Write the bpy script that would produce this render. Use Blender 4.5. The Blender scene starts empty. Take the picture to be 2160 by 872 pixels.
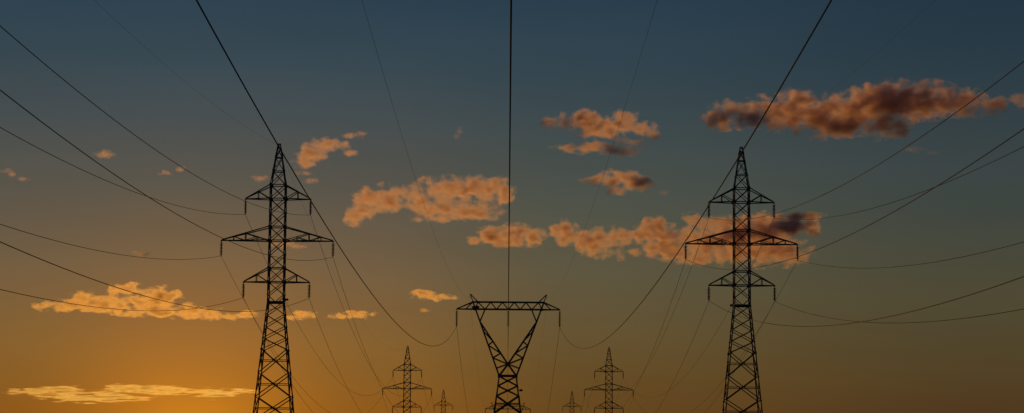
import bpy, math, random
from mathutils import Vector, Matrix, noise

S = bpy.context.scene
COL = S.collection
R = math.radians

# ------------------------------------------------------------------ camera
YAW, PITCH, ROLL = R(0.05446), R(7.09186), R(0.48)
CAM = Vector((0, 0, 1.7))
FPX, WPX, HPX = 5000.0, 2160.0, 872.0
fwd = Vector((math.sin(YAW) * math.cos(PITCH), math.cos(YAW) * math.cos(PITCH), math.sin(PITCH)))
r0 = Vector((math.cos(YAW), -math.sin(YAW), 0))
u0 = r0.cross(fwd)
rgt = r0 * math.cos(ROLL) + u0 * math.sin(ROLL)
up = -r0 * math.sin(ROLL) + u0 * math.cos(ROLL)
cd = bpy.data.cameras.new('camera')
cd.sensor_width = 36.0
cd.lens = 36.0 * FPX / WPX
cd.clip_start, cd.clip_end = 0.5, 200000.0
cam = bpy.data.objects.new('camera', cd)
COL.objects.link(cam)
cam.matrix_world = Matrix(((rgt.x, up.x, -fwd.x, CAM.x), (rgt.y, up.y, -fwd.y, CAM.y), (rgt.z, up.z, -fwd.z, CAM.z), (0, 0, 0, 1)))
S.camera = cam

# ------------------------------------------------------------------ helpers
class MB:
    """collects faces into one mesh"""
    def __init__(s):
        s.v, s.f = [], []
    def add(s, vs, fs):
        n = len(s.v)
        s.v += [tuple(p) for p in vs]
        s.f += [tuple(i + n for i in f) for f in fs]
    def box(s, c, d):
        cx, cy, cz = c; x, y, z = d[0] / 2, d[1] / 2, d[2] / 2
        vs = [(cx + i * x, cy + j * y, cz + k * z) for k in (-1, 1) for j in (-1, 1) for i in (-1, 1)]
        s.add(vs, [(0, 2, 3, 1), (4, 5, 7, 6), (0, 1, 5, 4), (2, 6, 7, 3), (0, 4, 6, 2), (1, 3, 7, 5)])
    def angle(s, a, b, w, t=None, inward=None):
        """rolled steel angle section between a and b"""
        a, b = Vector(a), Vector(b)
        t = t or w * 0.16
        d = (b - a).normalized()
        ref = Vector(inward) if inward is not None else Vector((0.3, -1, 0.2))
        x = ref - d * ref.dot(d)
        if x.length < 1e-4:
            x = d.orthogonal()
        x.normalize(); y = d.cross(x)
        q = math.sqrt(.5)
        p, r = (x + y) * q, (x - y) * q
        sec = [(0, 0), (w, 0), (w, t), (t, t), (t, w), (0, w)]
        o = -(p + r) * w * 0.3
        vs = [e + o + p * i + r * j for e in (a, b) for i, j in sec]
        fs = [(i, (i + 1) % 6, (i + 1) % 6 + 6, i + 6) for i in range(6)]
        fs += [(0, 3, 2, 1), (0, 5, 4, 3), (6, 7, 8, 9), (6, 9, 10, 11)]
        s.add(vs, fs)
    def tube(s, pts, r, n=6, cap=True):
        pts = [Vector(p) for p in pts]
        k = len(pts); vs = []
        for i, p in enumerate(pts):
            d = (pts[min(i + 1, k - 1)] - pts[max(i - 1, 0)]).normalized()
            x = d.cross(Vector((0, 0, 1)))
            if x.length < 1e-3: x = Vector((1, 0, 0))
            x.normalize(); y = d.cross(x)
            rr = r[i] if isinstance(r, (list, tuple)) else r
            for j in range(n):
                a = 2 * math.pi * j / n
                vs.append(p + (x * math.cos(a) + y * math.sin(a)) * rr)
        fs = [(i * n + j, i * n + (j + 1) % n, (i + 1) * n + (j + 1) % n, (i + 1) * n + j) for i in range(k - 1) for j in range(n)]
        if cap:
            fs += [tuple(range(n - 1, -1, -1)), tuple(range((k - 1) * n, k * n))]
        s.add(vs, fs)
    def lathe(s, prof, n=10, c=(0, 0)):
        vs = [(c[0] + r * math.cos(2 * math.pi * j / n), c[1] + r * math.sin(2 * math.pi * j / n), z) for r, z in prof for j in range(n)]
        k = len(prof)
        fs = [(i * n + j, (i + 1) * n + j, (i + 1) * n + (j + 1) % n, i * n + (j + 1) % n) for i in range(k - 1) for j in range(n)]
        fs += [tuple(range(n)), tuple(range(k * n - 1, (k - 1) * n - 1, -1))]
        s.add(vs, fs)
    def build(s, name, mat, parent=None, smooth=False, loc=None):
        me = bpy.data.meshes.new(name)
        me.from_pydata(s.v, [], s.f); me.update()
        if smooth:
            me.polygons.foreach_set('use_smooth', [True] * len(me.polygons))
        me.materials.append(mat)
        o = bpy.data.objects.new(name, me)
        COL.objects.link(o)
        if parent: o.parent = parent
        if loc: o.location = loc
        return o

def tag(o, label=None, cat=None, group=None, kind=None):
    for k, v in (('label', label), ('category', cat), ('group', group), ('kind', kind)):
        if v: o[k] = v
    return o

def empty(name, loc=(0, 0, 0)):
    o = bpy.data.objects.new(name, None)
    o.empty_display_size = 1.0
    COL.objects.link(o); o.location = loc
    return o

def copy_tree(o, parent=None):
    """a thing, its parts and their sub-parts; mesh data is shared"""
    c = o.copy(); COL.objects.link(c)
    if parent: c.parent = parent
    for ch in [x for x in list(bpy.data.objects) if x.parent == o]:
        copy_tree(ch, c)
    return c

# ------------------------------------------------------------------ materials
def new_mat(name):
    m = bpy.data.materials.new(name); m.use_nodes = True
    nt = m.node_tree; b = nt.nodes['Principled BSDF']
    return m, nt, b

def steel(name, col, metallic, rough, scale, col2):
    m, nt, b = new_mat(name)
    tc = nt.nodes.new('ShaderNodeTexCoord')
    no = nt.nodes.new('ShaderNodeTexNoise'); no.inputs['Scale'].default_value = scale; no.inputs['Detail'].default_value = 5
    nt.links.new(tc.outputs['Object'], no.inputs['Vector'])
    cr = nt.nodes.new('ShaderNodeValToRGB')
    cr.color_ramp.elements[0].position = .35; cr.color_ramp.elements[1].position = .7
    cr.color_ramp.elements[0].color = (*col, 1); cr.color_ramp.elements[1].color = (*col2, 1)
    nt.links.new(no.outputs['Fac'], cr.inputs['Fac'])
    nt.links.new(cr.outputs['Color'], b.inputs['Base Color'])
    mr = nt.nodes.new('ShaderNodeMapRange'); mr.inputs['To Min'].default_value = rough - .1; mr.inputs['To Max'].default_value = rough + .12
    nt.links.new(no.outputs['Fac'], mr.inputs['Value']); nt.links.new(mr.outputs['Result'], b.inputs['Roughness'])
    b.inputs['Metallic'].default_value = metallic
    return m

M_STEEL = steel('weathered_galvanised_steel', (.10, .095, .09), .35, .62, 3.0, (.16, .15, .14))
M_RUST = steel('dull_older_steel', (.12, .085, .065), .25, .7, 2.0, (.17, .13, .10))
M_WIRE = steel('stranded_aluminium_wire', (.024, .021, .019), .0, .75, .12, (.034, .03, .026))
M_WIRE.node_tree.nodes['Principled BSDF'].inputs['Specular IOR Level'].default_value = .08
M_WIRE_DARK = steel('weathered_dark_conductor', (.03, .028, .026), .0, .8, .35, (.05, .045, .04))
M_WIRE_DARK.node_tree.nodes['Principled BSDF'].inputs['Specular IOR Level'].default_value = .02
M_BOX = steel('painted_box', (.05, .05, .05), .1, .6, 6.0, (.08, .08, .075))

m, nt, b = new_mat('dark_glass_insulator')
b.inputs['Base Color'].default_value = (.035, .022, .016, 1); b.inputs['Roughness'].default_value = .28
no = nt.nodes.new('ShaderNodeTexNoise'); no.inputs['Scale'].default_value = 9
mr = nt.nodes.new('ShaderNodeMapRange'); mr.inputs['To Min'].default_value = .4; mr.inputs['To Max'].default_value = .6
nt.links.new(no.outputs['Fac'], mr.inputs['Value']); nt.links.new(mr.outputs['Result'], b.inputs['Roughness'])
M_INS = m
M_NEST = steel('dry_sticks', (.05, .035, .02), 0, .9, 12.0, (.10, .07, .045))

# ground
m, nt, b = new_mat('dry_meadow')
tc = nt.nodes.new('ShaderNodeTexCoord')
n1 = nt.nodes.new('ShaderNodeTexNoise'); n1.inputs['Scale'].default_value = .03; n1.inputs['Detail'].default_value = 8
n2 = nt.nodes.new('ShaderNodeTexNoise'); n2.inputs['Scale'].default_value = 3; n2.inputs['Detail'].default_value = 8
nt.links.new(tc.outputs['Object'], n1.inputs['Vector']); nt.links.new(tc.outputs['Object'], n2.inputs['Vector'])
cr = nt.nodes.new('ShaderNodeValToRGB')
cr.color_ramp.elements[0].color = (.035, .045, .018, 1); cr.color_ramp.elements[1].color = (.10, .085, .045, 1)
mx = nt.nodes.new('ShaderNodeMath'); mx.operation = 'ADD'
ms = nt.nodes.new('ShaderNodeMath'); ms.operation = 'MULTIPLY'; ms.inputs[1].default_value = .5
nt.links.new(n1.outputs['Fac'], mx.inputs[0]); nt.links.new(n2.outputs['Fac'], mx.inputs[1])
nt.links.new(mx.outputs[0], ms.inputs[0]); nt.links.new(ms.outputs[0], cr.inputs['Fac']); nt.links.new(cr.outputs['Color'], b.inputs['Base Color'])
bp = nt.nodes.new('ShaderNodeBump'); bp.inputs['Strength'].default_value = .6; bp.inputs['Distance'].default_value = .15
nt.links.new(n2.outputs['Fac'], bp.inputs['Height']); nt.links.new(bp.outputs['Normal'], b.inputs['Normal'])
b.inputs['Roughness'].default_value = .95
M_GROUND = m

# ------------------------------------------------------------------ world: dusk sky
SUN_AZ, SUN_EL = R(-7.6), R(1.3)      # azimuth from +Y towards +X, elevation
SUNV = Vector((math.sin(SUN_AZ) * math.cos(SUN_EL), math.cos(SUN_AZ) * math.cos(SUN_EL), math.sin(SUN_EL)))
W = bpy.data.worlds.new('World'); S.world = W; W.use_nodes = True
nt = W.node_tree; nt.nodes.clear(); N = nt.nodes.new; Lk = nt.links.new
def sl(c):   # 0-255 sRGB -> linear
    return tuple((x / 255 / 12.92 if x / 255 <= .04045 else ((x / 255 + .055) / 1.055) ** 2.4) for x in c)
def mth(op, a, b=None, c=None, clamp=False):
    n = N('ShaderNodeMath'); n.operation = op; n.use_clamp = clamp
    for i, x in enumerate((a, b, c)):
        if x is None: continue
        if isinstance(x, (int, float)): n.inputs[i].default_value = x
        else: Lk(x, n.inputs[i])
    return n.outputs[0]
out = N('ShaderNodeOutputWorld'); bg = N('ShaderNodeBackground'); Lk(bg.outputs[0], out.inputs[0])
tc = N('ShaderNodeTexCoord'); sep = N('ShaderNodeSeparateXYZ'); Lk(tc.outputs['Generated'], sep.inputs[0])
el = mth('MULTIPLY', mth('ARCSINE', sep.outputs[2]), 180 / math.pi)          # degrees above horizon
az = mth('MULTIPLY', mth('ARCTAN2', sep.outputs[0], sep.outputs[1]), 180 / math.pi)
def ramp(fac, stops):
    n = N('ShaderNodeValToRGB'); n.color_ramp.interpolation = 'B_SPLINE' if False else 'LINEAR'
    e = n.color_ramp.elements
    while len(e) > 1: e.remove(e[-1])
    e[0].position = stops[0][0]; e[0].color = (*sl(stops[0][1]), 1)
    for p, c in stops[1:]:
        k = e.new(p); k.color = (*sl(c), 1)
    Lk(fac, n.inputs[0]); return n.outputs[0]
# elevation 2 deg .. 12.2 deg is what the picture frames; the ramps go on to the zenith
DEG = lambda d: (d + 2) / 32.0
fe = mth('DIVIDE', mth('ADD', el, 2), 32, clamp=True)
def col(*st):      # stops given as (elevation in degrees, sRGB)
    lo = [(-2, (46, 30, 14)), (0.3, tuple(int(v * .96) for v in st[0][1]))]
    hi = [(20, (30, 50, 70)), (30, (22, 38, 60))]
    return ramp(fe, [(DEG(e_), c_) for e_, c_ in lo + list(st) + hi])
r0_ = col((2.1, (186, 114, 28)), (3.0, (174, 111, 38)), (3.8, (160, 107, 48)), (5.6, (127, 99, 66)), (7.4, (94, 88, 76)), (9.2, (71, 80, 83)), (10.6, (55, 74, 84)), (12.1, (45, 67, 83)))
r4_ = col((2.1, (148, 92, 28)), (2.9, (141, 96, 39)), (3.8, (137, 99, 49)), (5.6, (116, 95, 68)), (7.4, (90, 86, 76)), (9.2, (69, 79, 82)), (10.6, (54, 73, 83)), (12.1, (44, 66, 82)))
r9_ = col((2.1, (104, 72, 31)), (3.0, (104, 78, 39)), (4.0, (102, 84, 51)), (5.4, (96, 88, 65)), (7.4, (78, 84, 76)), (9.2, (61, 75, 79)), (10.6, (50, 70, 81)), (12.1, (41, 64, 80)))
r18_ = col((2.1, (82, 58, 32)), (2.9, (83, 65, 37)), (3.7, (81, 69, 43)), (5.0, (79, 75, 54)), (7.0, (64, 72, 66)), (8.0, (60, 70, 71)), (9.5, (50, 65, 71)), (10.8, (41, 60, 72)), (12.1, (36, 55, 69)))
def mixc(f, a, b):
    n = N('ShaderNodeMix'); n.data_type = 'RGBA'; n.clamp_factor = True
    Lk(f, n.inputs[0]); Lk(a, n.inputs[6]); Lk(b, n.inputs[7]); return n.outputs[2]
def sm(x, a, b):
    n = N('ShaderNodeMapRange'); n.interpolation_type = 'SMOOTHSTEP'
    n.inputs[1].default_value = a; n.inputs[2].default_value = b; Lk(x, n.inputs[0]); return n.outputs[0]
aaz = mth('ABSOLUTE', mth('ADD', az, 7.6))            # away from the sun's azimuth, both ways
c1 = mixc(sm(aaz, 0.2, 4.4), r0_, r4_)
c1 = mixc(sm(aaz, 3.6, 9.4), c1, r9_)
c2 = mixc(sm(aaz, 8.2, 19.5), c1, r18_)
# glow round the sun, just under the bottom edge of the picture
def vec(op, a, b=None):
    n = N('ShaderNodeVectorMath'); n.operation = op
    Lk(a, n.inputs[0])
    if b is not None: n.inputs[1].default_value = b
    return n
dx = mth('DIVIDE', mth('ADD', az, math.degrees(-SUN_AZ)), 1.25)
dy = mth('SUBTRACT', el, math.degrees(SUN_EL))
rr = mth('SQRT', mth('ADD', mth('MULTIPLY', dx, dx), mth('MULTIPLY', dy, dy)))
g1 = mth('POWER', 2.71828, mth('MULTIPLY', mth('POWER', mth('DIVIDE', rr, 1.15), 1.5), -1))
vn = N('ShaderNodeTexNoise'); vn.inputs['Scale'].default_value = 1.0; vn.inputs['Detail'].default_value = 4
vv = N('ShaderNodeCombineXYZ'); Lk(mth('MULTIPLY', az, .10), vv.inputs[0]); Lk(mth('MULTIPLY', el, .7), vv.inputs[1]); Lk(vv.outputs[0], vn.inputs['Vector'])
veil = mth('MULTIPLY_ADD', vn.outputs['Fac'], .16, .92)
c3 = N('ShaderNodeVectorMath'); c3.operation = 'SCALE'; Lk(c2, c3.inputs[0]); Lk(veil, c3.inputs['Scale'])
glow = N('ShaderNodeMix'); glow.data_type = 'RGBA'; glow.blend_type = 'ADD'; glow.clamp_result = False
Lk(g1, glow.inputs[0]); Lk(c3.outputs[0], glow.inputs[6]); glow.inputs[7].default_value = (.22, .08, .002, 1)
# the physical sky with the sun at the same place lends its own colour variation
sky = N('ShaderNodeTexSky'); sky.sky_type = 'NISHITA'; sky.sun_disc = False
sky.sun_elevation = SUN_EL; sky.sun_rotation = SUN_AZ; sky.altitude = 100; sky.dust_density = 2.0; sky.air_density = 1.0; sky.ozone_density = 1.5
ns = vec('SCALE', sky.outputs[0]); ns.inputs['Scale'].default_value = .008
add = N('ShaderNodeMix'); add.data_type = 'RGBA'; add.blend_type = 'MIX'; add.inputs[0].default_value = .06
Lk(glow.outputs[2], add.inputs[6]); Lk(ns.outputs[0], add.inputs[7])
Lk(add.outputs[2], bg.inputs[0]); bg.inputs[1].default_value = 1.0

sd = bpy.data.lights.new('sun', 'SUN'); sd.energy = .53; sd.angle = R(.5); sd.color = (1, .46, .09)
so = bpy.data.objects.new('sun', sd); COL.objects.link(so)
so.rotation_euler = SUNV.to_track_quat('Z', 'Y').to_euler(); so.location = SUNV * 500

# ------------------------------------------------------------------ places of the pylons (x, y, ground height)
SP = {'L1': (-22.36, 227, 0.0), 'R1': (22.36, 227, .06), 'L2': (-22.24, 522.5, -.33), 'R2': (22.15, 522.5, -.22), 'L3': (-22.24, 817.2, 3.85), 'R3': (21.95, 817.2, 3.75)}
MP = {'M1': (-.08, 310, 0.0), 'M2': (-.04, 709.3, 2.37)}
BASES = list(SP.values()) + list(MP.values()) + [(0, 0, 0), (-22, -87, 0), (22, -87, 0), (0, -90, 0), (-300, 0, 0), (300, 0, 0), (-500, 900, 3), (500, 900, 3), (0, 1300, 5), (0, 2500, 4), (2000, 0, 0), (-2000, 0, 0), (0, -800, 0)]
def ground_z(x, y):
    a = w = 0
    for bx, by, bz in BASES:
        k = 1 / ((x - bx) ** 2 + (y - by) ** 2 + 4.0) ** 1.3
        a += k * bz; w += k
    return a / w
xs = sorted(set([-60000, -20000, -8000, -4000, -2000, -1200] + list(range(-800, 801, 40)) + list(range(-60, 61, 10)) + [1200, 2000, 4000, 8000, 20000, 60000]))
ys = sorted(set([-60000, -20000, -5000, -2000, -1000] + list(range(-400, 1401, 25)) + [1700, 2200, 3000, 5000, 9000, 20000, 60000]))
g = MB()
vs = [(x, y, ground_z(x, y) + (0 if abs(x) < 60 else .5 * noise.noise(Vector((x * .01, y * .01, 0))))) for y in ys for x in xs]
nx = len(xs)
g.add(vs, [(j * nx + i, j * nx + i + 1, (j + 1) * nx + i + 1, (j + 1) * nx + i) for j in range(len(ys) - 1) for i in range(nx - 1)])
tag(g.build('ground', M_GROUND, smooth=True), kind='structure')

# ------------------------------------------------------------------ double-circuit pylon
WL, WB = .115, .058         # leg angle, bracing angle
LV_TOP = [31.80, 30.46, 29.13, 27.75, 26.41, 25.08, 23.76, 22.41, 21.15]
LV_LOW = [20.45, 19.25, 18.11, 17.00, 15.91, 13.66, 11.39, 9.1, 6.4, 3.3, 0.0]
def hw(z):      # half width of the double-circuit tower
    if z >= 31.8: return .735 + (.13 - .735) * (z - 31.8) / (35.81 - 31.8)
    if z >= 20.45: return .775 + (.735 - .775) * (z - 20.45) / (31.8 - 20.45)
    return .775 + (20.45 - z) * .0955
SG = ((-1, -1), (1, -1), (1, 1), (-1, 1))
def corner(i, z, f=hw):
    return Vector((SG[i][0] * f(z), SG[i][1] * f(z), z))
def cross(mb, z1, z0, w, f=hw, gap=.03):
    for i in range(4):
        j = (i + 1) % 4
        n = Vector(((SG[i][0] + SG[j][0]) / 2, (SG[i][1] + SG[j][1]) / 2, 0)) * gap
        mb.angle(corner(i, z1, f) + n, corner(j, z0, f) + n, w)
        mb.angle(corner(j, z1, f) - n, corner(i, z0, f) - n, w)
def ring(mb, z, w, f=hw):
    for i in range(4):
        mb.angle(corner(i, z, f), corner((i + 1) % 4, z, f), w)
def insulator(length, nd, parent, loc, rd=.115):
    mb = MB(); top = 0
    z0, z1 = -.16, -length + .12
    prof = [(.02, 0), (.02, z0)]
    st = (z0 - z1) / nd
    for k in range(nd):
        z = z0 - k * st
        prof += [(.05, z), (.06, z - st * .25), (rd, z - st * .55), (rd * .96, z - st * .68), (.07, z - st * .62), (.05, z - st * .98)]
    prof += [(.02, z1), (.02, -length + .05)]
    mb.lathe(prof, 10)
    o = mb.build('insulator', M_INS, parent, True, loc)
    cl = MB(); cl.box((0, 0, -length + .03), (.07, .34, .07)); cl.box((0, 0, -length + .08), (.09, .12, .06))
    cl.build('wire_clamp', M_STEEL, o)
    return o
def crossarm(sx, L, zb, zt, long, mat):
    """one side arm: bottom chords meet the falling top chords at the tip"""
    mb = MB(); h0, h1 = hw(zb), hw(zt); tip = Vector((sx * L, 0, zb))
    side = {}
    for sy in (-1, 1):
        b0, t0 = Vector((sx * h0, sy * h0, zb)), Vector((sx * h1, sy * h1, zt))
        tb = tip + Vector((0, sy * .05, 0)); tt = tip + Vector((-sx * .05, sy * .05, .08))
        mb.angle(b0, tb, .08); mb.angle(t0, tt, .08)
        B = lambda f: b0.lerp(tb, f); T = lambda f: t0.lerp(tt, f)
        side[sy] = B
        if not long:
            mb.angle(B(.49), T(.49), .05); mb.angle(T(.49), b0, .06)
        else:
            mb.angle(T(.5), b0, .06); mb.angle(T(.5), B(.5), .06)
            mb.angle(B(.75), T(.75), .05); mb.angle(T(.75), B(.5), .05)
            q = T(.5).lerp(b0, .5)
            mb.angle(B(.25), q, .05); mb.angle(q, B(.5), .05)
    n = 6 if long else 3
    for k in range(n):
        f0, f1 = k / n, (k + 1) / n
        mb.angle(side[-1 if k % 2 else 1](f0), side[1 if k % 2 else -1](f1), .05)
        if 0 < k: mb.angle(side[-1](f0), side[1](f0), .045)
    mb.box(tip + Vector((0, 0, -.02)), (.14, .14, .16))
    return mb

def make_pylon():
    root = empty('lattice_pylon')
    for i in range(4):
        mb = MB(); sx, sy = SG[i]
        for za, zb in ((31.8, 20.45), (20.45, 0.0)):
            mb.angle(corner(i, zb), corner(i, za), WL, inward=(-sx, -sy, 0))
        mb.box(corner(i, 0.02) + Vector((0, 0, -.15)), (.6, .6, .7))
        mb.build('leg', M_STEEL, root)
    br = MB()
    lv = LV_TOP
    for a, b_ in zip(lv[:-1], lv[1:]): cross(br, a, b_, WB)
    # half panel above the waist beam
    for i in range(4):
        j = (i + 1) % 4; mid = (corner(i, 20.45) + corner(j, 20.45)) / 2
        br.angle(corner(i, 21.15), mid, WB); br.angle(corner(j, 21.15), mid, WB)
    for z in (30.46, 27.75, 26.41, 23.76, 22.41): ring(br, z, .075)
    lv = LV_LOW
    for k, (a, b_) in enumerate(zip(lv[:-1], lv[1:])):
        cross(br, a, b_, .058 if k < 4 else .07)
        if k >= 4:      # horizontal through the crossing of the tall panels
            zm = (a * hw(b_) + b_ * hw(a)) / (hw(a) + hw(b_))
            ring(br, zm, .05)
    for z in (31.8, 30.46, 27.75, 26.41, 23.76, 22.41, 15.91):
        for i in range(4):
            c = corner(i, z); br.box(c + Vector((-SG[i][0] * .05, SG[i][1] * .012, 0)), (.26, .02, .26 if z != 15.91 else .2))
    br.build('bracing', M_STEEL, root)
    wb = MB()
    for i in range(4): wb.angle(corner(i, 20.45), corner((i + 1) % 4, 20.45), .13)
    wb.box((0, 0, 20.42), (.22, 1.5, .10))
    wb.build('waist_beam', M_STEEL, root)
    pk = MB()
    for i in range(4): pk.angle(corner(i, 31.8), corner(i, 35.81), .10, inward=(-SG[i][0], -SG[i][1], 0))
    for a, b_ in ((35.42, 34.49), (34.49, 33.14), (33.14, 31.8)): cross(pk, a, b_, .055)
    for z in (35.42, 34.49, 33.14, 31.8): ring(pk, z, .07)
    pk.box((0, 0, 35.83), (.34, .34, .08))
    pk.build('peak', M_STEEL, root)
    cl = MB(); cl.tube([(0, 0, 35.8), (0, 0, 35.66)], .03); cl.box((0, 0, 35.66), (.06, .3, .06))
    cl.build('earth_wire_clamp', M_STEEL, root)
    for L, zb, zt, lg in ((3.14, 30.46, 31.8, 0), (5.38, 26.41, 27.75, 1), (3.16, 22.41, 23.76, 0)):
        for sx in (-1, 1):
            crossarm(sx, L, zb, zt, lg, M_STEEL).build('crossarm', M_STEEL, root)
            insulator(1.50, 9, root, (sx * L, 0, zb - .02), .17)
    return root
def box_part(root, sx, z, f, sc=1.0, far=0):
    mb = MB(); x = sx * (f(z) + .1)
    mb.box((x + sx * .2 * sc, -f(z) + .2, z), (.30 * sc, .3, .19 * sc))
    mb.box((x - sx * .03, -f(z) + .15, z - .02), (.2, .05, .05))
    return mb.build('service_box', M_BOX, root)

proto = make_pylon()
info = [('L1', 'tall double circuit lattice pylon on the left, in front of the yellow cloud band', 'large pylons nearest the camera'),
        ('R1', 'tall double circuit lattice pylon on the right, in front of an orange cloud', 'large pylons nearest the camera'),
        ('L2', 'half size pylon just left of the V shaped pylon, second in the left row', 'second pair of pylons'),
        ('R2', 'half size pylon just right of the V shaped pylon, second in the right row', 'second pair of pylons'),
        ('L3', 'tiny distant pylon top between the V shaped pylon and the smaller left pylon', 'farthest pair of pylons'),
        ('R3', 'tiny distant pylon top between the V shaped pylon and the smaller right pylon', 'farthest pair of pylons')]
pyl = {}
for k, (key, lab, grp) in enumerate(info):
    o = proto if k == 0 else copy_tree(proto)
    o.location = SP[key]
    tag(o, lab, 'pylon', 'double circuit lattice pylons in two rows')
    pyl[key] = o
box_part(pyl['L1'], 1, 20.7, hw); box_part(pyl['R1'], -1, 20.45, hw)

# ------------------------------------------------------------------ V-shaped single-circuit pylon
def mw(z):
    return 1.13 + (17.95 - z) * .123
def make_vee():
    root = empty('vee_pylon')
    ZB, ZT, ZW = 26.66, 27.60, 17.95
    d = .5
    for i in range(4):
        mb = MB(); mb.angle(corner(i, 0, mw), corner(i, ZW, mw), .15, inward=(-SG[i][0], -SG[i][1], 0))
        mb.box(corner(i, 0, mw) + Vector((0, 0, -.15)), (.7, .7, .7)); mb.build('leg', M_STEEL, root)
    br = MB(); lv = [17.9, 16.65, 15.35, 13.1, 10.3, 7.1, 3.6, 0]
    for k, (a, b_) in enumerate(zip(lv[:-1], lv[1:])):
        cross(br, a, b_, .085 if k < 2 else .13, mw)
        if k >= 2:
            zm = (a * mw(b_) + b_ * mw(a)) / (mw(a) + mw(b_)); ring(br, zm, .08, mw)
    br.build('bracing', M_STEEL, root)
    wb = MB(); ring(wb, ZW, .16, mw)
    for i in range(4): wb.box(corner(i, ZW, mw), (.34, .05, .34))
    wb.build('waist_beam', M_STEEL, root)
    # the two arms of the V
    def yy(z): return d + (1.13 - d) * (ZB - z) / (ZB - ZW)
    for sx in (-1, 1):
        mb = MB()
        for sy in (-1, 1):
            P = lambda x, z: Vector((sx * x, sy * yy(z), z))
            O = lambda z: P(4.64 + (1.13 - 4.64) * (ZT - z) / (ZT - ZW), z)          # outer chord
            mb.angle(P(4.64, ZT), P(1.13, ZW), .14)
            zi = 25.03; xi = (P(4.64, ZT).lerp(P(1.13, ZW), (ZT - zi) / (ZT - ZW))).x * sx
            zc = 19.48
            mb.angle(P(xi, zi), P(0, zc), .13); mb.angle(P(0, zc), P(-1.13, ZW), .14)
            I = lambda z: P(xi * (z - zc) / (zi - zc), z) if z >= zc else P(-1.13 * (zc - z) / (zc - ZW), z)
            mb.angle(P(xi, zi), P(3.05, ZB), .10)
            zz = [(I, 24.02), (O, 23.82), (I, 22.45), (O, 21.95), (I, 20.9), (O, 20.3), (I, 19.5), (O, 18.95)]
            for (fa, za), (fb, zb2) in zip(zz[:-1], zz[1:]):
                mb.angle(fa(za), fb(zb2), .075)
        for z in (25.03, 23.82, 21.95, 20.3, 18.95):     # ties between the two faces
            x = 4.64 + (1.13 - 4.64) * (ZT - z) / (ZT - ZW)
            mb.angle((sx * x, -yy(z), z), (sx * x, yy(z), z), .07)
        if sx == 1:
            for sy in (-1, 1): mb.box((0, sy * yy(19.48), 19.48), (.3, .05, .34))
        mb.build('vee_arm', M_STEEL, root)
    bm_ = MB(); XT, XB = 4.64, 6.75
    for sy in (-1, 1):
        y = sy * d
        bm_.angle((-XB + .05, sy * .06, ZB), (-4.38, y, ZB), .12); bm_.angle((-4.38, y, ZB), (4.38, y, ZB), .12); bm_.angle((4.38, y, ZB), (XB - .05, sy * .06, ZB), .12)
        bm_.angle((-XT, y, ZT), (XT, y, ZT), .12)
        nodes = [(4.38, 0), (3.98, 1), (3.05, 0), (2.32, 1), (1.55, 0), (.78, 1), (0, 0)]
        full = nodes + [(-x, k) for x, k in reversed(nodes[:-1])]
        for (xa, ka), (xb, kb) in zip(full[:-1], full[1:]):
            bm_.angle((xa, y, ZT if ka else ZB), (xb, y, ZT if kb else ZB), .075)
        for sx in (-1, 1):
            bm_.angle((sx * XT, y, ZT), (sx * (XB - .05), sy * .06, ZB + .06), .10)
            bm_.angle((sx * XT, y, ZT), (sx * 5.6, y * .48, ZB), .07)
    for k in range(12):
        x0, x1 = -4.38 + k * 8.76 / 12, -4.38 + (k + 1) * 8.76 / 12
        s = 1 if k % 2 else -1
        bm_.angle((x0, -s * d, ZB), (x1, s * d, ZB), .06); bm_.angle((x0, -d, ZT), (x0, d, ZT), .05)
    for sx in (-1, 1):
        for sy in (-1, 1):
            bm_.box((sx * 4.4, sy * d, ZB), (.3, .04, .26)); bm_.box((sx * 4.64, sy * d, ZT - .02), (.26, .04, .22)); bm_.box((sx * 3.98, sy * d, ZT), (.2, .04, .2)); bm_.box((sx * 3.05, sy * d, ZB), (.2, .04, .2))
        bm_.box((sx * XB, 0, ZB), (.16, .2, .14))
    bm_.build('beam', M_STEEL, root)
    for sx in (-1, 1):
        pk = MB(); A = Vector((sx * 4.99, 0, 28.66))
        for sy in (-1, 1):
            pk.angle((sx * 4.64, sy * d, ZT), A, .085); pk.angle((sx * 3.98, sy * d, ZT), A, .085)
        p = pk.build('earth_wire_peak', M_STEEL, root)
        hk = MB(); hk.tube([A, A + Vector((sx * .06, 0, -.12)), A + Vector((sx * .07, 0, -.25)), A + Vector((sx * .04, 0, -.55))], .03)
        hk.build('wire_hanger', M_STEEL, p)
    for x in (-6.75, 0, 6.75):
        insulator(2.27, 14, root, (x, 0, ZB - .04), .18)
    return root
v1 = make_vee()
v2 = copy_tree(v1)
v1.location, v2.location = MP['M1'], MP['M2']
tag(v1, 'V shaped single circuit lattice pylon with a flat truss beam, standing in the centre', 'pylon', 'V shaped pylons of the centre line')
tag(v2, 'small far V shaped pylon, its beam showing behind the centre pylon body', 'pylon', 'V shaped pylons of the centre line')
box_part(v1, 1, 16.05, mw, 1.4)

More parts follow.
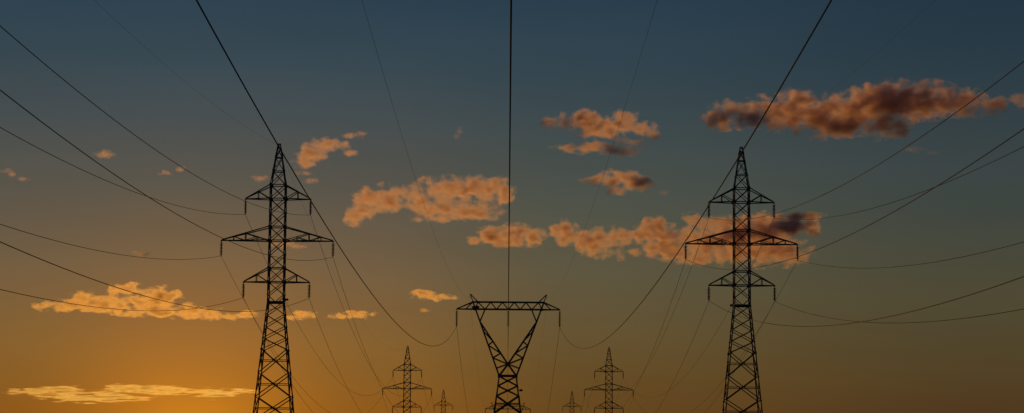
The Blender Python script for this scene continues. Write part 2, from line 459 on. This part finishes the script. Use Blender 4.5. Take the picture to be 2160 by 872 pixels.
# bird nest on the beam
rnd = random.Random(5); nb = MB()
for k in range(420):
    a = rnd.uniform(0, 2 * math.pi); r_ = .5 * math.sqrt(rnd.random()); z = rnd.uniform(-.12, .26) * (1 - .5 * r_)
    c = Vector((r_ * math.cos(a) * 1.0, r_ * math.sin(a) * .8, z))
    t_ = a + math.pi / 2 + rnd.gauss(0, .6); l = rnd.uniform(.12, .42) * (1.15 if rnd.random() < .2 else .8)
    dv = Vector((math.cos(t_), math.sin(t_), rnd.gauss(0, .28))) * l / 2
    bend = Vector((rnd.gauss(0, .02), rnd.gauss(0, .02), rnd.gauss(0, .02)))
    nb.tube([c - dv, c + bend, c + dv], [.006, .012, .005], 4)
nest = nb.build('bird_nest', M_NEST, None, False, (-4.36, 310 - .1, 26.86))
tag(nest, 'shaggy dark bird nest of sticks on the left end of the centre pylon beam', 'bird nest')

# ------------------------------------------------------------------ wires
def span(A, B, c2, n=70):
    """parabola between two attachment points"""
    out_ = []
    dY = B[1] - A[1]
    s = ((B[2] - A[2]) - c2 * dY * dY) / dY
    for i in range(n + 1):
        t = i / n; y = t * dY
        out_.append((A[0] + (B[0] - A[0]) * t, A[1] + y, A[2] + s * y + c2 * y * y))
    return out_
def wire(name, pts, rad, label, cat, grp, mat=M_WIRE):
    mb = MB(); mb.tube(pts, rad, 6)
    tag(mb.build(name, mat, None, True), label, cat, grp)
GW = 'power line wires'
for key, side, sx in (('L', 'left', -1), ('R', 'right', 1)):
    c2f = 4.0e-4 if key == 'L' else 4.46e-4
    names = []
    for lvl, (L, zb) in zip(('top', 'middle', 'bottom'), ((3.14, 28.96), (5.38, 24.91), (3.16, 20.91))):
        for s, sn in ((-1, 'left'), (1, 'right')):
            pts = []
            A = [(SP[key + str(i)][0] + s * L, SP[key + str(i)][1], SP[key + str(i)][2] + zb - (0.0)) for i in (1, 2, 3)]
            ylow = 70.5
            c2f = 4.0e-4 if key == 'L' else (4.46e-4 if s < 0 else 4.3e-4)
            z0 = A[0][2] - c2f * (A[0][1] - ylow) ** 2
            yb = -86.0
            first = (A[0][0], yb, z0 + c2f * (yb - ylow) ** 2)
            pts = span(first, A[0], c2f, 110)[:-1] + span(A[0], A[1], 4.4e-4)[:-1] + span(A[1], A[2], 4.4e-4, 40)
            wire('conductor', pts, .019, 'thin conductor on the %s tip of the %s crossarm, %s row of pylons' % (sn, lvl, side), 'power line', GW)
    A = [(SP[key + str(i)][0], SP[key + str(i)][1], SP[key + str(i)][2] + 35.66) for i in (1, 2, 3)]
    z0 = A[0][2] - 2.8e-4 * (227 - 45) ** 2
    first = (A[0][0], -86.0, z0 + 2.8e-4 * (131) ** 2)
    wire('earth_wire', span(first, A[0], 2.8e-4, 90)[:-1] + span(A[0], A[1], 3.2e-4)[:-1] + span(A[1], A[2], 3.2e-4, 40), .006,
         'very thin earth wire running over the peak of the large %s pylon' % side, 'power line', GW)
m1, m2 = MP['M1'], MP['M2']
for x, lab in ((-6.75, 'thick conductor sagging deeply to the left end of the centre pylon beam'), (0, 'thick straight vertical conductor down the middle of the picture'), (6.75, 'thick conductor sagging deeply to the right end of the centre pylon beam')):
    A = (m1[0] + x, m1[1], m1[2] + 24.38); B = (m2[0] + x, m2[1], m2[2] + 24.38)
    c2 = 2.80e-4 if x < 0 else 2.78e-4; yl = 98. if x < 0 else 95.
    z0 = A[2] - c2 * (310 - yl) ** 2
    F_ = (A[0] + (.11 if x == 0 else 0), -88., z0 + c2 * (88 + yl) ** 2)
    wire('conductor', span(F_, A, c2, 160)[:-1] + span(A, B, 2.9e-4), .021, lab, 'power line', GW, M_WIRE_DARK)
for s, lab in ((-1, 'faint thin earth wire sweeping down to the left peak of the centre pylon'), (1, 'faint thin earth wire sweeping down to the right peak of the centre pylon')):
    A = (m1[0] + s * 5.03, m1[1], m1[2] + 28.12); B = (m2[0] + s * 5.03, m2[1], m2[2] + 28.12)
    z0 = A[2] - 1.88e-4 * (310 - 85.5) ** 2
    F_ = (A[0], -88., z0 + 1.88e-4 * (88 + 85.5) ** 2)
    wire('earth_wire', span(F_, A, 1.88e-4, 120)[:-1] + span(A, B, 2.0e-4), .0065, lab, 'power line', GW)

# ------------------------------------------------------------------ clouds
def ray(x, y):
    d = fwd * FPX + rgt * (x - WPX / 2) - up * (y - HPX / 2)
    return d.normalized()
def cloud_mat(name, dens, g, sun_tint, blobs, px, sx, rough_px, step_rate, amp, off, bias=.1, rgh=.56, soft=1.0):
    """vapour: billows (soft ellipsoids) eroded by fractal noise, all in the cloud's own space"""
    m = bpy.data.materials.new(name); m.use_nodes = True
    nt = m.node_tree; nt.nodes.clear(); L = nt.links.new; N = nt.nodes.new
    def mm(op, a, b=None, c=None):
        n = N('ShaderNodeMath'); n.operation = op
        for i, x in enumerate((a, b, c)):
            if x is None: continue
            if isinstance(x, (int, float)): n.inputs[i].default_value = x
            else: L(x, n.inputs[i])
        return n.outputs[0]
    tc = N('ShaderNodeTexCoord'); P = tc.outputs['Object']
    def vm(op, a, b):
        n = N('ShaderNodeVectorMath'); n.operation = op; L(a, n.inputs[0])
        if isinstance(b, (tuple, Vector)): n.inputs[1].default_value = b
        else: L(b, n.inputs[1])
        return n
    def nz(scale, detail, stretch, o):
        q = vm('MULTIPLY', P, (stretch / scale, (.55 if stretch > .2 else .10) / scale, 1 / scale)); q = vm('ADD', q.outputs[0], o)
        n = N('ShaderNodeTexNoise'); n.inputs['Scale'].default_value = 1; n.inputs['Detail'].default_value = detail
        n.inputs['Roughness'].default_value = rgh; L(q.outputs[0], n.inputs['Vector']); return n
    n1 = nz(rough_px * px, 5.0, sx, off)
    f = None
    for c, r in blobs:
        d = vm('SUBTRACT', P, tuple(c)); d = vm('MULTIPLY', d.outputs[0], (1 / r.x, 1 / r.y, 1 / r.z))
        l = N('ShaderNodeVectorMath'); l.operation = 'LENGTH'; L(d.outputs[0], l.inputs[0])
        v = mm('SUBTRACT', 1.0, l.outputs['Value'])
        f = v if f is None else mm('SMOOTH_MAX', f, v, .25)
    n2 = nz(rough_px * px * 2.7, 2.0, sx, off * 1.7)
    nn = mm('ADD', mm('SUBTRACT', n1.outputs[0], .5), mm('MULTIPLY', mm('SUBTRACT', n2.outputs[0], .5), .55))
    e = mm('MULTIPLY_ADD', nn, amp, mm('SUBTRACT', f, bias))
    mr = N('ShaderNodeMapRange'); mr.interpolation_type = 'SMOOTHSTEP'
    mr.inputs['From Min'].default_value = -.28; mr.inputs['From Max'].default_value = soft; mr.inputs['To Max'].default_value = dens
    L(e, mr.inputs['Value'])
    o = N('ShaderNodeOutputMaterial'); v = N('ShaderNodeVolumePrincipled')
    v.inputs['Color'].default_value = (*sun_tint, 1); v.inputs['Anisotropy'].default_value = g
    L(mr.outputs['Result'], v.inputs['Density']); L(v.outputs[0], o.inputs['Volume'])
    m.cycles.volume_step_rate = step_rate
    return m
CLOUDS = {
 # key: (elongation noise, tau, blobs (x, y, rx, ry) in photo pixels, label)
 'A': (3.6, 'large orange and dark brown cloud bank right of the right pylon peak', [(1520,252,32,18,2.2),(1545,232,36,20),(1610,242,52,30),(1670,238,52,36),(1692,213,28,16),(1730,248,58,34),(1790,235,62,34),(1775,268,52,18,2.4),(1830,216,52,28,1.6),(1885,217,72,33,2.1),(1945,216,62,30,2.3),(1980,222,36,20,1.7),(1870,265,48,24),(1898,280,20,14),(2035,218,46,25),(2085,222,32,18)]),
 'A2': (1.3, 'pink cloud scrap cut by the right edge', [(2148,212,14,16),(2175,215,25,20)]),
 'A3': (.3, 'faint low wisp under the large right cloud', [(1930,318,32,8),(1965,322,28,9)]),
 'B': (2.2, 'flat orange cloud high between the centre wire and the right pylon', [(1165,262,22,14),(1195,258,32,18),(1238,255,34,18,1.8),(1290,268,46,24),(1318,258,32,22),(1350,273,30,20),(1378,284,16,12),(1260,280,60,12),(1200,312,40,9),(1255,312,40,13),(1305,318,38,12),(1340,300,30,9)]),
 'C': (2.2, 'small rounded orange cloud right of the centre wire with a dark right end', [(1248,381,25,10),(1290,384,38,20),(1322,382,32,17),(1297,400,26,13),(1350,388,24,12,2.0)]),
 'C2': (.4, 'tiny faint scrap beside the small rounded cloud', [(1395,407,14,7)]),
 'D': (2.3, 'broad puffy orange cloud left of the centre wire', [(748,460,20,14),(765,442,25,18),(785,425,34,24),(815,418,34,24),(845,405,22,14),(882,418,28,26),(915,400,38,22),(955,398,42,22),(1000,402,42,26),(1035,398,38,24),(1060,412,18,26),(930,438,66,20),(985,448,58,18),(915,462,40,8)]),
 'E': (2.4, 'small orange cloud crossed by the centre wire', [(1003,506,16,10),(1035,500,34,18),(1085,492,38,16,2.0),(1075,508,42,14),(1122,498,26,17),(1075,515,35,9)]),
 'F': (2.4, 'long chain of ragged orange clouds between the centre wire and the right pylon', [(1190,488,25,20),(1205,503,28,16),(1245,515,38,22),(1265,496,25,14),(1305,498,36,20),(1345,492,34,17),(1385,484,30,24),(1400,500,20,16),(1262,532,30,14),(1298,535,36,12),(1332,532,24,10),(1392,522,30,24),(1405,536,20,12)]),
 'G': (2.8, 'wide orange cloud behind the crossarms of the right pylon', [(1425,530,40,20),(1465,462,24,12),(1495,470,36,15),(1450,500,34,20),(1490,515,50,30),(1555,495,62,30,2.2),(1560,530,60,18),(1618,490,38,32,1.8),(1600,535,66,24),(1650,530,50,26),(1685,540,26,14),(1540,475,50,18),(1500,545,60,14)]),
 'H': (1.6, 'dark purplish cloud just right of the right pylon', [(1655,482,34,14,3.5),(1690,458,42,8,3),(1690,475,34,12,2.5),(1712,490,16,9)]),
 'I': (1.4, 'curved orange cloud just right of the left pylon peak', [(638,336,20,16),(658,322,28,20),(688,306,30,14),(712,308,22,10),(738,325,14,7),(650,345,18,8)]),
 'I2': (.9, 'little pale orange cloud above the curved cloud', [(738,287,20,6),(752,283,24,8)]),
 'I3': (.45, 'faint orange wisp under the curved cloud', [(655,381,16,6),(640,365,24,6)]),
 'J': (2.1, 'bright yellow orange cloud low on the left below the wires', [(102,645,24,11),(145,643,36,14),(185,635,34,16),(240,640,46,18),(268,614,32,14),(300,636,50,22),(340,630,34,20),(330,655,72,14),(400,656,52,13),(445,664,50,11),(492,666,38,8),(520,660,24,5)]),
 'J2': (1.0, 'small orange cloud touching the right side of the left pylon', [(640,662,30,8),(622,670,20,6)]),
 'J3': (1.1, 'narrow orange cloud low between the left pylon and the second pylon', [(735,668,32,6),(760,665,30,8)]),
 'K': (1.2, 'small lone orange cloud left of the V shaped pylon beam', [(892,621,20,9),(915,627,36,8),(945,629,20,4)]),
 'K2': (.4, 'tiny wisp under the lone orange cloud', [(895,656,12,4)]),
 'M': (1.6, 'long streaky bright yellow cloud at the bottom left near the horizon', [(45,827,34,3),(85,824,40,5),(130,822,50,6),(110,832,60,4),(180,840,90,6),(260,836,70,6),(285,822,56,7),(330,826,70,6),(235,829,60,3),(370,824,60,4),(340,833,80,3),(425,826,60,5),(445,834,46,5),(480,828,52,4),(505,827,34,4),(32,827,26,5)]),
 'N': (.5, 'faint pink wisp cut by the left edge', [(12,362,18,7),(24,368,12,5)]),
 'N2': (.5, 'faint pink wisp just in from the left edge wisp', [(50,378,16,5)]),
 'O': (.9, 'small orange puff above the falling wires on the left', [(222,325,22,8)]),
 'P': (.6, 'tiny orange puff just below the upper left wire', [(350,366,16,7)]),
 'P2': (.6, 'tiny orange puff crossed by the upper left wire', [(380,358,12,6)]),
 'Q': (1.5, 'small orange puff above the long left conductor', [(300,536,20,7)]),
 'Rr': (.45, 'faint puff left of the left pylon peak', [(548,376,20,9)]),
 'Ss': (.3, 'faint grey wisp high left of the centre wire', [(970,278,10,12),(965,288,10,7)]),
 'T': (.5, 'faint orange scrap behind the left pylon body', [(600,515,34,9),(625,520,22,6)]),
}
def field_mesh(key, blobs, D):
    """closed lumpy hull: union of overlapping billows, roughened by fractal noise"""
    px = D / FPX
    rn = random.Random(key)
    cx = sum(b[0] for b in blobs) / len(blobs); cy = sum(b[1] for b in blobs) / len(blobs)
    ctr = CAM + ray(cx, cy) * D
    V, F = [], []
    ax, az_ = rgt, up
    flat = key in ('M',)
    for bl_ in blobs:
        x, y, rx, ry = bl_[:4]; dk = bl_[4] if len(bl_) > 4 else 1.0
        c = (rgt * (x - cx) - up * (y - cy)) * px
        ry *= 1.5 if key == 'M' else 1.0; rz = ry * px * (1.2 if key != 'M' else .7) * dk
        c += fwd * rn.uniform(-.35, .35) * rz
        V.append((c, Vector((rx * px, rz, ry * px))))
    return ctr, V, px
def make_cloud(key, tau, label, blobs):
    import bmesh
    ym = sum(b[1] for b in blobs) / len(blobs)
    elev = math.asin(ray(sum(b[0] for b in blobs) / len(blobs), ym).z)
    D = 1500.0 / math.tan(elev) * {'A2': 1.06, 'A3': 1.05, 'H': 1.018}.get(key, 1.0)
    ctr, bl, px = field_mesh(key, blobs, D)
    mb = MB()
    ico = bmesh.new(); bmesh.ops.create_icosphere(ico, subdivisions=3, radius=1.0)
    vs0 = [v.co.copy() for v in ico.verts]; fs0 = [tuple(v.index for v in f.verts) for f in ico.faces]; ico.free()
    for c, r in bl:
        mb.add([c + Vector((v.x * r.x, v.y * r.y, v.z * r.z)) * HULL for v in vs0], fs0)
    me = bpy.data.meshes.new('tmp'); me.from_pydata(mb.v, [], mb.f)
    to = bpy.data.objects.new('tmp', me); COL.objects.link(to)
    rmin = min(b[3] for b in blobs)
    md = to.modifiers.new('r', 'REMESH'); md.mode = 'VOXEL'; md.voxel_size = px * max(1.0, min(3.0, rmin * .25)); md.adaptivity = 0
    dg = bpy.context.evaluated_depsgraph_get()
    me2 = bpy.data.meshes.new_from_object(to.evaluated_get(dg))
    bpy.data.objects.remove(to); bpy.data.meshes.remove(me)
    me2.name = 'cloud'
    rav = sum(b[3] for b in blobs) / len(blobs) * px
    off = Vector((sum(map(ord, key)) % 17, sum(map(ord, key)) % 5, 3))
    low = key == 'M'; mid_ = key[0] in 'JK'
    sx = .07 if low else (.6 if mid_ else .75)
    for v, n in zip(me2.vertices, [vv.normal.copy() for vv in me2.vertices]):
        q = Vector((v.co.x * sx, v.co.y, v.co.z)) / rav
        v.co += n * noise.fractal(q * 1.2 + off, .75, 2.0, 4) * .12 * rav
    me2.update()
    o = bpy.data.objects.new('cloud', me2); COL.objects.link(o); o.location = ctr
    bb = [Vector(c) for c in o.bound_box]; diag = (bb[6] - bb[0])
    dim = max(diag.x, diag.y, diag.z) if False else (abs(diag.x) + abs(diag.y) + abs(diag.z)) / 3
    rate = max(.02, min(1.0, 2.5 * px * max(.5, rav / px / 18) / (dim * .1)))
    sun_tint = (1, 1.0, .72) if low else ((1, .84, .54) if mid_ else (1, .79, .70))  # warm sunlight tint put into the vapour colour, yellower for clouds nearer the sun
    me2.materials.clear()
    me2.materials.append(cloud_mat('cloud_vapour', tau * TAU / (1.1 * rav), .785 if low else (.775 if mid_ else .72), sun_tint, bl, px, sx, *((3.9, rate, 4.2, off, .25, .6, .6) if low else ((14.0, rate, 3.5, off, .08, .5, .95) if mid_ else ((17.0, rate, 3.0, off, .0, .47, 1.35) if tau > 1.25 else (12.0, rate, 2.6, off, .12, .55, 1.3))))))
    tag(o, label, 'cloud', 'sunset clouds')
    return o
HULL = 1.5
TAU = .68
for k_, (tau, label, blobs) in CLOUDS.items():
    make_cloud(k_, tau, label, blobs)
S.cycles.volume_bounces = 5
S.cycles.max_bounces = 8
S.cycles.transparent_max_bounces = 64
S.cycles.use_denoising = True
S.view_settings.view_transform = 'Standard'
S.view_settings.look = 'None'
S.view_settings.exposure = 0
S.view_settings.gamma = 1
S.view_settings.use_curve_mapping = False
